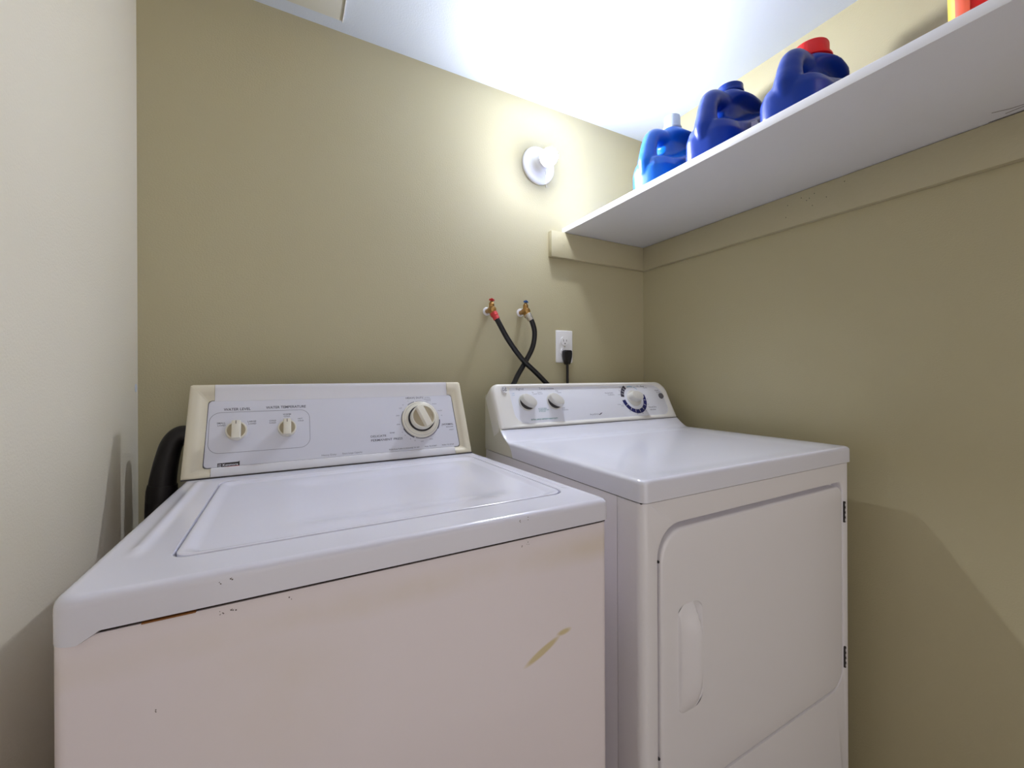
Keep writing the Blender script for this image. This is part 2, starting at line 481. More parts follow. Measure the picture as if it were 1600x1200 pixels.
def cap_mesh(side):
    bm = bmesh.new()
    if side < 0:
        OUT = [(SPL, WT), (-.150, WT), (-.1655, WT), (-.1700, WT-.002), (-.1705, WT-.007), (-.1728, .1), (-.1752, .006), (-.1745, .0012), (-.170, 0), (-.15, 0), (SPL, 0)]
        INN = [(SPL, .162), (-.133, .162), (-.1375, .1605), (-.139, .157), (-.1392, .15), (-.1405, .09), (-.1423, .03), (-.142, .024), (-.139, .021), (-.134, .020), (SPL, .020)]
    else:
        OUT = [(SPR, WT), (.402, WT), (.4135, WT), (.4178, WT-.002), (.4188, WT-.007), (.4215, .1), (.4242, .006), (.4236, .0012), (.420, 0), (.404, 0), (SPR, 0)]
        INN = [(SPR, .162), (.3835, .162), (.389, .1605), (.391, .157), (.392, .15), (.3945, .09), (.3965, .03), (.396, .024), (.393, .021), (.388, .020), (SPR, .020)]
    def dens(P, m=5):
        o = []
        for a, b in zip(P, P[1:]): o += [(a[0]+(b[0]-a[0])*k/m, a[1]+(b[1]-a[1])*k/m) for k in range(m)]
        return o+[P[-1]]
    OUT, INN = dens(OUT), dens(INN)
    cs, ct = (.124), .1
    def shrink(P, d):
        o = []
        for s, t in P:
            ss = s + (d if side < 0 else -d)*(1 if abs(s-(SPL if side < 0 else SPR)) > .02 else 0)
            tt = t + (d if t < .01 else (-d if t > .185 else 0)); o.append((ss, tt))
        return o
    rows = [[backp(s, min(t, WT-.001)) for s, t in OUT], [cyz(s, t, -.005) for s, t in OUT], [cyz(s, t, -.0015) for s, t in shrink(OUT, .0008)],
            [cyz(s, t, .0003) for s, t in shrink(OUT, .003)]]
    base = shrink(OUT, .003)
    for k, nn in ((.18, .0006), (.36, .0004), (.48, -.0003), (.6, -.0022), (.75, -.0048), (.9, -.0062), (1, -.0066)):
        rows.append([cyz(s, t, nn) for s, t in lerp2(base, INN, k)])
    rows.append([cyz(s, t, -.0078) for s, t in INN])
    loft(bm, rows, False)
    return bm
obj('end_cap', cap_mesh(-1), M['cream'], wash, smooth=50, label='yellowed cream left end cap')
obj('end_cap', cap_mesh(1), M['cream'], wash, smooth=50, label='yellowed cream right end cap')
bm = bmesh.new(); strip(bm, [(-.1738, .0004), (.4238, .0004)], .0030, TW, .0011)  # dark strip paints the shadow in the gap below the console
obj('gap_shadow', bm, M['dark'], wash, smooth=0, label='painted shadow line of the gap under the console')
# inset panel with a dark outline
bm = bmesh.new()
po = [(-.1392, .020), (.3935, .020), (.391, .1622), (-.1385, .1622)]
pr = rrect(0, 1, 0, 1, .0, 1, 8)
def panel_pt(u, v):
    x0 = -.1425+(.0033)*v; x1 = .3968-(.0052)*v
    return (x0+(x1-x0)*u, .0205+(.1420)*v)
def panel_outline(d):
    base = rrect(-.1425+d, .3968-d, .0205+d, .1625-d, .008, 6, 10)
    return [(s+((.0033 if s < .1 else -.0052)*(t-.02)/.14), t) for s, t in base]
loft(bm, [[TW((s, t, -.010)) for s, t in panel_outline(.0004)], [TW((s, t, -.0068)) for s, t in panel_outline(.0008)]], True, True, True)
pan = obj('control_panel', bm, M['panel_w'], wash)
bm = bmesh.new()
strip(bm, panel_outline(.0010), .0011, TW, -.0066, True)
# print on the panel
PN = -.0066
g = lambda v: v*.9
def tw(s, x0, x1, y, h, m_i=0, bold=.01):
    text_into(bm, s, TW, g(x0), g(y), width=g(x1-x0), height=g(h), n=PN, bold=bold, mi=m_i)
tw('WATER LEVEL', -.1242, -.0711, .1545, .0062, 0, .015)
tw('WATER TEMPERATURE', -.0398, .0466, .1560, .0062, 0, .015)
tw('SMALL', -.1361, -.1195, .1235, .0036, 0, .01); tw('LOAD', -.1345, -.1195, .1180, .0036, 0, .01)
tw('LARGE', -.0765, -.0594, .1245, .0036, 0, .01); tw('LOAD', -.0750, -.0594, .1190, .0036, 0, .01)
tw('COLD', -.0325, -.0185, .1240, .0034, 0, .01); tw('COLD', -.0325, -.0185, .1187, .0034, 0, .01)
tw('WARM', -.004, .0132, .1385, .0034, 0, .01); tw('COLD', -.002, .0112, .1335, .0034, 0, .01)
tw('HOT', .0285, .0389, .1260, .0034, 0, .01); tw('COLD', .0285, .041, .1207, .0034, 0, .01)
tw('HEAVY DUTY', .2996, .3507, .1705, .0052, 0, .01)
tw('EXTRA', .354, .369, .1715, .0028, 1); tw('REGULAR', .351, .371, .1665, .0028, 1); tw('LIGHT', .357, .371, .162, .0028, 1)
tw('NORMAL', .3956, .4291, .0880, .0052, 0, .01)
tw('REGULAR', .407, .428, .0812, .003, 0); tw('LIGHT', .4155, .428, .0725, .003, 0)
tw('DELICATE', .1976, .2372, .0668, .0052, 0, .01)
tw('PERMANENT PRESS', .1978, .2800, .0560, .0056, 0, .01)
tw('RINSE', .2475, .2600, .0745, .003, 0)
tw('PUSH IN & TURN CLOCKWISE TO SET', .2419, .3231, .0290, .0035, 0)
tw('PULL TO START', .3382, .3727, .0295, .0032, 0)
tw('PUSH TO STOP', .3877, .4228, .0295, .0032, 0)
tw('Heavy Duty', .0793, .1130, .0290, .0042, 1); tw('Extra Large Capacity', .1270, .1744, .0290, .0042, 1)
# box outline, tick marks, dial ring
strip(bm, [(g(s), g(t)) for s, t in rrect(-.1506, .0545, .0550, .1505, .022, 8, 6)], .0009, TW, PN, True, 1)
DC = (g(.3348), g(.1085)); DR = .0470
strip(bm, arcpts(*DC, DR*1.02, -20, 100, 40), .0012, TW, PN, False, 0)
strip(bm, arcpts(*DC, DR*1.02, 150, 205, 20), .0012, TW, PN, False, 0)
strip(bm, arcpts(*DC, DR*1.03, 205, 245, 20), .0035, TW, PN, False, 0)
strip(bm, arcpts(*DC, DR*1.03, 250, 330, 30), .0014, TW, PN, False, 0)
strip(bm, arcpts(*DC, DR*1.04, -32, -3, 16), .0034, TW, PN, False, 0)
strip(bm, arcpts(*DC, DR*1.03, 104, 126, 12), .0030, TW, PN, False, 1)
for a, l in ((118, '2'), (100, '4'), (78, '6'), (135, '8'), (146, 'OFF'), (167, 'SPIN'), (190, 'SPIN'), (212, '4'), (222, '6'), (238, '8'), (250, '10'), (268, 'OFF'), (292, 'SPIN'), (-20, '12'), (8, '14'), (22, 'WASH'), (45, 'WASH')):
    px_ = DC[0]+DR*1.22*math.cos(math.radians(a)); py_ = DC[1]+DR*1.20*math.sin(math.radians(a))
    text_into(bm, l, TW, px_, py_-.0012, size=.0042, align='C', n=PN, mi=1, bold=.01)
obj('printed_lettering', bm, [M['print'], M['printsoft']], pan, smooth=0, label='grey printed words, dial marks and outlines')
# maker's emblem: dark bar with white lettering and a red line
LX0, LX1, LY0, LY1 = g(-.1314), g(-.0899), g(.0225), g(.0335)
bm = bmesh.new()
vs = [bm.verts.new(TW((x, y, PN))) for x, y in ((LX0, LY0), (LX1, LY0+.0008), (LX1, LY1+.0012), (LX1-.003, LY1-.0002), (LX0, LY1-.0006))]
bm.faces.new(vs)
vs = [bm.verts.new(TW((x, y, PN+.0002))) for x, y in ((LX0+.008, LY0+.0004), (LX1-.0005, LY0+.0012), (LX1-.0005, LY0+.0020), (LX0+.008, LY0+.0012))]
f = bm.faces.new(vs); f.material_index = 2
text_into(bm, 'Kenmore', TW, LX0+.0090, LY0+.0030, width=LX1-LX0-.0115, height=.0044, n=PN+.0003, bold=.02, mi=1)
for k in range(4):
    strip(bm, [(LX0+.001, LY0+.0018+k*.0017), (LX0+.0065, LY0+.0020+k*.0017)], .0006, TW, PN+.0002, False, 1)
obj('brand_emblem', bm, [M['dark'], M['panel_w'], M['redcuff']], pan, smooth=0, label='black emblem with a striped block and lettering')
# selector knobs
def washer_knob(s, t, r):
    T = sub(TW, s, t, PN)
    bm = bmesh.new()
    lathe(bm, [(r*.97, 0), (r, .002), (r, .013), (r*.97, .0148), (r*.86, .0148), (r*.84, .0125)], T, 40, True, False)
    lathe(bm, [(r*.845, .0126), (r*.01, .0126)], T, 40, False, False, 1)
    # central grip, bounded by the rim circle
    hw = r*.41
    pts = []
    for k in range(13):
        y = -1+2*k/12; pts.append(y*math.sqrt(r*r*.985**2-hw*hw))
    L = []
    prof = [(-hw*1.06, .0125), (-hw, .021), (-hw*.86, .0232), (-hw*.5, .024), (hw*.5, .024), (hw*.86, .0232), (hw, .021), (hw*1.06, .0125)]
    ys = [-r*.965, -r*.95, -r*.8, 0, r*.8, r*.95, r*.965]
    fs = [.90, .97, 1, 1, 1, .97, .90]
    for y, f_ in zip(ys, fs):
        L.append([T((a, y, .0125+(h-.0125)*f_)) for a, h in prof])
    loft(bm, L, False); 
    for row in (L[0], L[-1]): bm.faces.new([bm.verts.new(p) for p in row])
    strip(bm, [(0, r*.55), (0, r*.92)], .0011, T, .0243, False, 2)
    return obj('knob', bm, [M['knob'], M['knobwell'], M['dark']], wash, smooth=40)
washer_knob(g(-.0972), g(.1030), .0190)
washer_knob(g(.0051), g(.1030), .0176)
T = sub(TW, DC[0], DC[1], PN)
bm = bmesh.new()
lathe(bm, [(DR, 0), (DR, .0025), (DR*.985, .0045), (DR*.93, .0058), (DR*.80, .0075), (DR*.70, .0085)], T, 56, True, True)
strip(bm, arcpts(0, 0, DR*.9, 0, 356, 60), .0006, T, .0068, True, 1)
dial = obj('timer_dial', bm, [M['knob'], M['printsoft']], wash, label='ivory timer dial skirt')
bm = bmesh.new()
r = .0295
lathe(bm, [(r*1.1, .008), (r*1.13, .0095), (r*1.13, .012), (r*1.05, .0125)], T, 48, True, True, 2)
lathe(bm, [(r, .011), (r, .029), (r*.97, .031), (r*.90, .031), (r*.87, .0285)], T, 48, True, False, 0)
lathe(bm, [(r*.875, .0286), (r*.01, .0286)], T, 48, False, False, 1)
Tr = sub(T, 0, 0, 0, math.radians(22))
hw = r*.30
prof = [(-hw*1.1, .0285), (-hw, .037), (-hw*.8, .040), (hw*.8, .040), (hw, .037), (hw*1.1, .0285)]
L = [[Tr((a, y, .0285+(h-.0285)*f_)) for a, h in prof] for y, f_ in ((-r*.95, .6), (-r*.9, .85), (-r*.6, 1), (r*.6, 1), (r*.9, .85), (r*.95, .6))]
loft(bm, L, False)
for row in (L[0], L[-1]): bm.faces.new([bm.verts.new(p) for p in row])
obj('timer_knob', bm, [M['knob'], M['knobwell'], M['dark']], dial, smooth=40, label='ivory timer knob with a dark ring')
# chips and scuffs on the front
for (x, z, n_) in ((-.0545, -.1985, 4), (-.046, -.1975, 3), (-.0545, -.2295, 5), (-.0475, -.229, 4), (-.044, -.2292, 3), (.278, -.1965, 4), (.291, -.1945, 2), (.285, -.231, 3), (.293, -.2295, 3), (.004, -.231, 2), (-.104, -.305, 3)):
    bm = bmesh.new()
    for k in range(n_):
        a = x+random.uniform(-.002, .002); b = z+random.uniform(-.002, .002); r_ = random.uniform(.0003, .0008)
        yy = WY-.0001 if z > -.222 else WY+.0029
        lathe(bm, [(r_, 0), (r_*.8, .0001)], frame((a, yy, b), (1, 0, 0), (0, 0, 1), (0, -1, 0)), 6)
    obj('paint_chip', bm, M['scuff'], wash, label='small dark chip in the enamel')
for x in (WXL+.05, WXR-.05):
    for y in (WY+.05, WB-.05):
        bm = bmesh.new(); lathe(bm, [(.02, FL), (.02, FL+.012), (.009, FL+.014), (.009, FL+.04)], lambda p, x=x, y=y: Vector((x+p[0], y+p[1], p[2])), 16)
        obj('foot', bm, M['black'], wash)

# ------------------------------------------------------------------ dryer
DX0, DX1, DY = .504, 1.189, .491
dry = thing('clothes_dryer', ((DX0+DX1)/2, .79, FL), 'white front-load clothes dryer with a curved console, right of the washer', 'dryer')
# cabinet: sides and back
bm = bmesh.new()
o0 = rrect(DX0+.002, DX1-.002, DY+.0585, 1.087, .002, 2, 3)
loft(bm, [[(x, y, FL+.02) for x, y in o0], [(x, y, -.2085) for x, y in o0]], True, True, True)
obj('cabinet', bm, M['dryer_side'], dry, smooth=30)
# front panel wrapping round both front corners, with the door opening
door_o = rrect(.540, 1.154, -.732, -.250, (.03, .045, .022, .055), 10, 24)
front_o = rrect(DX0+.002, DX1-.002, FL+.02, -.2085, .0005, 10, 24)
bm = bmesh.new()
loops = [[(x, DY+.0575, z) for x, z in front_o], [(x, DY+.014, z) for x, z in front_o]]
fcx = (DX0+DX1)/2
def insx(o, d): 
    hx = (DX1-DX0)/2-.002
    return [(fcx+(x-fcx)*(hx-d)/hx, z) for x, z in o]
for k in range(1, 7):
    a = k/6*PI/2
    loops.append([(x, DY+.014-.014*math.sin(a), z) for x, z in insx(front_o, .014*(1-math.cos(a)))])
loops.append([(x, DY, z) for x, z in lerp2(insx(front_o, .014), door_o, .95)])
loops.append([(x, DY+.0005, z) for x, z in door_o])
di = [((x-.847)*.996+.847, (z+.491)*.995-.491) for x, z in door_o]
loops.append([(x, DY+.003, z) for x, z in di])
loops.append([(x, DY+.022, z) for x, z in di])
loft(bm, loops, True, False, True)
obj('front_panel', bm, M['dryer_side'], dry, smooth=50)
# door with the moulded pull
def dloop(d, dtop=0):
    out = []
    for x, z in door_o:
        hx, hz = .307, .241
        out.append((.847+(x-.847)*(hx-d)/hx, -.491+(z+.491)*(hz-d)/hz - dtop*sstep(-.491, -.25, z)))
    return out
bm = bmesh.new()
handle_o = rrect(.5865, .652, -.580, -.394, (.018, .026, .026, .018), 10, 24)
loops = [[(x, DY+.02, z) for x, z in dloop(.006, .004)]]
for k in range(0, 5):
    a = k/4*PI/2
    loops.append([(x, DY+.0035-.005*math.sin(a), z) for x, z in dloop(.006+.005*(1-math.cos(a)), .004)])
base = dloop(.011, .004)
for k in (.3, .7, .96, 1):
    loops.append([(x, DY-.0015, z) for x, z in lerp2(base, handle_o, k)])
loft(bm, loops, True, True, False)
door = obj('door', bm, M['dryer_side'], dry, smooth=50)
bm = bmesh.new()
hcx, hcz = .619, -.487
def handle_h(x, z):
    f = 1-abs((z-hcz)/.093)**4
    f = max(0, f)
    xr = .634-.012*(1-math.sqrt(max(0, 1-((z-hcz)/.096)**2)))     # the lip bows toward the middle
    up = sstep(.5868, .5915, x)*(.35+.65*sstep(.59, .628, x))*(1-sstep(xr-.002, xr+.002, x))
    dn = sstep(xr-.001, xr+.003, x)*(1-sstep(xr+.006, .652, x))
    return f*(.015*up*(1-.0*x) - .010*dn)
loops = []
N = 60
for k in range(N):
    q = 1-k/N
    lp = []
    for x, z in handle_o:
        xx, zz = hcx+(x-hcx)*q, hcz+(z-hcz)*q
        lp.append((xx, DY-.0015-handle_h(xx, zz), zz))
    loops.append(lp)
loft(bm, loops, True, False, True)
obj('handle', bm, M['dryer_side'], door, smooth=70)
# hinges and latch bumpers
for z0, z1 in ((-.347, -.298), (-.689, -.640)):
    bm = bmesh.new()
    box(bm, 1.1550, 1.1605, DY-.0035, DY+.002, z0, z1, .0006)
    h_ = z1-z0
    for k in range(4):
        box(bm, 1.1556, 1.1599, DY-.0045, DY-.0034, z0+h_*(.06+.24*k), z0+h_*(.20+.24*k), .0003, mi=1)
    obj('hinge', bm, [M['dark'], M['dryer_side']], dry, smooth=0, label='narrow dark slotted hinge')
for z in (-.308, -.634):
    bm = bmesh.new()
    lathe(bm, [(.0022, 0), (.0022, .004), (.0012, .0048)], frame((.5415, DY+.003, z), (1, 0, 0), (0, 0, 1), (0, -1, 0)), 12)
    obj('bumper', bm, M['black'], dry, label='tiny black bumper on the door gap')
# seam under the lid, gap shade painted by a dark filler
bm = bmesh.new(); box(bm, DX0+.004, DX1-.004, DY+.004, 1.05, -.2092, -.2062)
obj('lid_seam_shadow', bm, M['seam'], dry)
# lid
def dl_top(y):
    return -.1700 + .027*sstep(.943, 1.018, y)*1.0 if y < .99 else -.1700+.027*sstep(.943, 1.018, .99)+(y-.99)*.8
def dl_top(y):
    t = max(0, min(1, (y-.944)/.046)); return -.170+.0265*t**1.7
def dl_bot(y):
    if y < .924: return -.2062
    t = (y-.924)/.066
    pts = ((0, -.2062), (.08, -.192), (.25, -.178), (.5, -.169), (.75, -.160), (1, -.1465))
    for (a, b), (c, d) in zip(pts, pts[1:]):
        if t <= c+1e-9: return b+(d-b)*(t-a)/(c-a)
    return -.1465
lo = rrect(DX0, DX1, DY-.004, .9895, (.013, .013, .001, .001), 8, 60)
lcx, lcy, lhx, lhy = (DX0+DX1)/2, (DY-.004+.9895)/2, (DX1-DX0)/2, (.9895-DY+.004)/2
def lins(d): return [(lcx+(x-lcx)*(lhx-d)/lhx, lcy+(y-lcy)*(lhy-(d if y < lcy else 0))/lhy) for x, y in lo]
loops = [[(x, y, dl_bot(y)) for x, y in lins(.004)], [(x, y, dl_bot(y)) for x, y in lo]]
rr_ = .0075
for k in range(0, 7):
    a = k/6*PI/2
    lp = []
    for x, y in lins(rr_*(1-math.cos(a))):
        hgt = dl_top(y)-dl_bot(y); q = min(rr_, hgt*.9)
        lp.append((x, y, dl_top(y)-q+q*math.sin(a)))
    loops.append(lp)
base = lins(rr_)
for k in range(1, 31):
    f_ = k/30
    o = [(lcx+(x-lcx)*(1-f_), y) for x, y in base]
    loops.append([(x, y, dl_top(y)-.0015*sstep(0, .3, f_)*sstep(DY, DY+.04, y)*(1-sstep(.9, .94, y))) for x, y in o])
loft(bm := bmesh.new(), loops, True)
# close along the middle line
obj('lid', bm, M['enamel_d'], dry, smooth=60)
# console base behind the lid
poly = [(.9255, -.2065), (.9298, -.1925), (.941, -.1785), (.957, -.1695), (.9735, -.1605), (.9895, -.1465), (1.000, -.135), (1.045, -.052), (1.084, -.052), (1.087, -.06), (1.087, -.2065)]
bm = bmesh.new()
prism(bm, poly, lambda p: (DX0+.0006, p[0], p[1]), lambda p: (DX1-.0006, p[0], p[1]))
obj('console_base', bm, M['base_d'], dry, smooth=30, label='cream plastic console base')
# console
DP0 = Vector((0, .988, -.1435)); DP1 = Vector((0, 1.048, -.026))
et = (DP1-DP0).normalized(); dn = Vector((1, 0, 0)).cross(et)
TD = frame(DP0, (1, 0, 0), et, dn)
def dc_out(d, dn_=0):
    return rrect(.5035+d, 1.1905-d, 0+d*.6, .1415-d, (.004, .006, max(.002, .044-d), max(.002, .026-d)), 10, 30)
bm = bmesh.new()
loops = [[TD((s, max(t, .01)-.016, -.060)) for s, t in dc_out(.006)], [TD((s, t-.006*sstep(.05, .14, t), -.045)) for s, t in dc_out(0)], [TD((s, t, -.016)) for s, t in dc_out(0)]]
for k in range(1, 7):
    a = k/6*PI/2
    loops.append([TD((s, t, -.016+.016*math.sin(a))) for s, t in dc_out(.010*(1-math.cos(a)))])
pd_o = rrect(.560, 1.166, .0165, .127, (.034, .03, .04, .012), 10, 30)
b0 = dc_out(.010)
for k, nn in ((.15, .0003), (.4, -.0006), (.7, -.003), (.9, -.0046), (1, -.0050)):
    loops.append([TD((s, t, nn)) for s, t in lerp2(b0, pd_o, k)])
loft(bm, loops, True, True, False)
dcon = obj('console', bm, M['console_d'], dry, smooth=60)
bm = bmesh.new(); strip(bm, [(.5065, .0012), (1.1870, .0012)], .0018, TD, .0012)  # thin line painted for the shade below the dryer console
obj('gap_shadow', bm, M['print'], dry, smooth=0, label='thin painted shadow line of the gap under the console')
bm = bmesh.new()
q1 = rrect(.561, 1.165, .0172, .1263, (.0335, .0295, .0395, .0115), 10, 30)
loft(bm, [[TD((s, t, -.0050)) for s, t in pd_o], [TD((s, t, -.0053)) for s, t in q1], [TD((s, t, -.0050)) for s, t in rrect(.563, 1.163, .019, .1245, (.032, .028, .038, .01), 10, 30)]], True, False, True)
dpan = obj('control_panel', bm, M['panel_d'], dry, smooth=60)
bm = bmesh.new(); PN2 = -.0047
def td(s, x0, x1, y, h=None, mi=0, bold=.008): text_into(bm, s, TD, x0, y, width=x1-x0, height=h, n=PN2, mi=mi, bold=bold)
td('Signal', .5833, .6087, .1200, .0062, 1)
td('Temperature', .6617, .714, .1200, .0062, 1)
td('Off', .567, .5755, .1075, .0036, 4); td('Low', .567, .5755, .1020, .0036, 4)
td('On', .6345, .6400, .1095, .0036, 1); td('Loud', .6365, .6495, .1045, .0036, 1)
td('Cotton', .6529, .668, .1095, .0034, 1); td('Normal', .6529, .669, .1045, .0034, 1)
td('Easy', .7187, .7285, .1125, .0036, 1); td('Care', .7225, .7373, .1065, .0036, 1)
td('Low', .7237, .7345, .0560, .0036, 0); td('Delicates', .7237, .7454, .0500, .0036, 1)
td('AUTO DRY SENSES', .6414, .6700, .0575, .0030, 2); td('THE MOISTURE LEVEL', .6414, .6770, .0530, .0030, 2); td('OF THE LOAD', .6414, .664, .0485, .0030, 2)
td('EXTRA LARGE CAPACITY HEAVY DUTY', .6084, .6995, .0245, .0042, 2, .02)
td('AutoDry', .820, .852, .0295, .0052, 1)
vs = [bm.verts.new(TD((x, y, PN2))) for x, y in ((.8505, .0335), (.857, .0305), (.863, .0345), (.872, .0360), (.8655, .0320), (.857, .0280))]
f = bm.faces.new(vs)
td('Automatic', .9069, .9418, .1000, .0045, 1); td('Cottons', .917, .9439, .0935, .0045, 1)
td('Easy', 1.0734, 1.0900, .1215, .0045, 0); td('Care', 1.0830, 1.1020, .1155, .0045, 1)
td('Push', 1.1348, 1.1519, .1045, .0042, 0); td('Start', 1.138, 1.156, .0980, .0042, 1)
td('Timed Dry', 1.0746, 1.1116, .0430, .0052, 1, .02); td('minutes', 1.0775, 1.1050, .0345, .0048, 1, .02)
td('Less', .9449, .9580, .0590, .0036, 1); td('Dry', .9580, .9692, .0530, .0036, 1)
KC = (1.0235, .0800); RO, RI = .0540, .0400
def seg_arc(a0, a1, k, mi):
    stp = (a1-a0)/k
    for i in range(k):
        A0, A1 = a0+i*stp, a0+(i+1)*stp
        strip(bm, arcpts(KC[0], KC[1], (RO+RI)/2, A0, A1, 5), RO-RI, TD, PN2, False, mi)
        if i: strip(bm, [(KC[0]+r_*math.cos(math.radians(A0)), KC[1]+r_*math.sin(math.radians(A0))) for r_ in (RI+.001, RO-.004)], .0016, TD, PN2+.0002, False, 5)
seg_arc(118, 172, 4, 6)
seg_arc(186, 374, 8, 3)
strip(bm, arcpts(KC[0], KC[1], .0435, 76, 108, 8), .004, TD, PN2, False, 4)
strip(bm, arcpts(KC[0], KC[1], .0435, 48, 70, 8), .003, TD, PN2, False, 4)
for a, l in ((135, '80'), (150, '70'), (165, 'more'), (112, '60'), (200, '10'), (232, '20'), (262, '30'), (285, '40'), (305, '50'), (335, '60'), (355, '70'), (52, 'less'), (70, 'dry')):
    text_into(bm, l, TD, KC[0]+.060*math.cos(math.radians(a)), KC[1]+.057*math.sin(math.radians(a))-.0015, size=.0052, align='C', n=PN2, mi=1, bold=.01)
obj('printed_lettering', bm, [M['print'], M['printsoft'], M['teal'], M['navy'], M['paleblue'], M['white'], M['greyarc']], dpan, smooth=0, label='printed words with navy and charcoal dial arcs')
# round chrome maker's badge
bm = bmesh.new()
Tb = sub(TD, .5425, .1195, .0006)
lathe(bm, [(.0098, -.003), (.0098, .001), (.0090, .0022), (.0082, .0018), (.0078, .0012), (.0001, .0014)], Tb, 32, True, True)
text_into(bm, 'GE', Tb, 0, -.0042, size=.0118, align='C', n=.0018, mi=1, bold=.0)
for a in (40, 130, 220, 310):
    strip(bm, arcpts(0, 0, .0067, a-24, a+24, 8), .0009, Tb, .0019, False, 1)
obj('brand_emblem', bm, [M['badge'], M['print']], dry, label='round silver badge')
def dryer_knob(s, t, r, rot, name='knob'):
    T = sub(TD, s, t, PN2, rot)
    bm = bmesh.new()
    lathe(bm, [(r*.98, 0), (r, .002), (r*.98, .004), (r*.96, .0042)], T, 44, True, True, 0)
    lathe(bm, [(r*.90, .0042), (r*.88, .0062)], T, 44, True, True, 1)
    # lens-shaped grip: long axis along local x
    def lens(f, h):
        out = []
        for k in range(44):
            a = 2*PI*k/44; ca, sa = math.cos(a), math.sin(a)
            out.append(T((r*.98*f*ca, r*.56*f*(abs(sa)**.85)*(1 if sa > 0 else -1), h)))
        return out
    loft(bm, [lens(1.0, .0055), lens(1.0, .010), lens(.96, .019), lens(.9, .0215), lens(.75, .0225), lens(.3, .0228)], True, True, True, 2)
    return obj(name, bm, [M['knobgrey'], M['dark'], M['knobgrey']], dry, smooth=45)
dryer_knob(.6085, .0795, .0262, math.radians(-38))
dryer_knob(.7030, .0795, .0262, math.radians(-38))
T = sub(TD, KC[0], KC[1], PN2)
bm = bmesh.new()
lathe(bm, [(.0290, 0), (.0285, .003), (.0265, .0045)], T, 48, True, True, 0)
Tq = sub(T, 0, 0, 0, math.radians(-12))
def lens2(f, h):
    out = []
    for k in range(60):
        a = 2*PI*k/60; ca, sa = math.cos(a), math.sin(a)
        rx = .0285 if ca < 0 else .022
        out.append(Tq((rx*f*ca, .0158*f*(abs(sa)**.8)*(1 if sa > 0 else -1), h)))
    return out
loft(bm, [lens2(1, .004), lens2(1.0, .012), lens2(.95, .023), lens2(.88, .026), lens2(.6, .0272), lens2(.2, .0275)], True, True, True, 0)
obj('timer_knob', bm, [M['knobgrey']], dry, smooth=45, label='wide pointed timer knob')
bm = bmesh.new()
lathe(bm, [(.0102, 0), (.0102, .002), (.0092, .0045), (.006, .0055), (.001, .0057)], sub(TD, 1.1525, .0845, PN2), 32)
obj('start_button', bm, mat('grey_button', srgb(96, 94, 100), .5), dry, label='round dark grey start button')
for x in (DX0+.05, DX1-.05):
    for y in (DY+.08, 1.04):
        bm = bmesh.new(); lathe(bm, [(.02, FL), (.02, FL+.012), (.009, FL+.014), (.009, FL+.03)], lambda p, x=x, y=y: Vector((x+p[0], y+p[1], p[2])), 16)
        obj('foot', bm, M['black'], dry)

# ------------------------------------------------------------------ black drain hose standing behind the washer
bm = bmesh.new()
tube(bm, [(-.2400, 1.143, FL+.05), (-.2400, 1.143, -.60), (-.2370, 1.143, -.30), (-.2325, 1.143, -.235)], [.0235, .0235, .0235, .0245], 20, True, 0, 8)
t = thing('drain_hose', (-.24, 1.143, FL), 'black rubber drain hose standing behind the left end of the washer', 'hose')
obj('sleeve', bm, M['blacksoft'], t)
bm = bmesh.new()
tube(bm, [(-.2325, 1.143, -.262), (-.2320, 1.143, -.252), (-.231, 1.143, -.240), (-.2300, 1.143, -.2280)], [.0262, .0270, .0270, .0255], 24, True, 0, 5)
obj('collar', bm, M['blacksoft'], t)
bm = bmesh.new()
tube(bm, [(-.2315, 1.143, -.245), (-.2290, 1.143, -.215), (-.2225, 1.143, -.175), (-.2130, 1.143, -.140), (-.196, 1.143, -.1235), (-.178, 1.143, -.135), (-.168, 1.143, -.17), (-.163, 1.143, -.25), (-.160, 1.143, -.45)],
     [.0250, .0235, .0215, .0200, .0195, .0195, .0195, .0195, .0195], 24, True, 0, 8)
obj('bend', bm, M['blacksoft'], t, smooth=60)

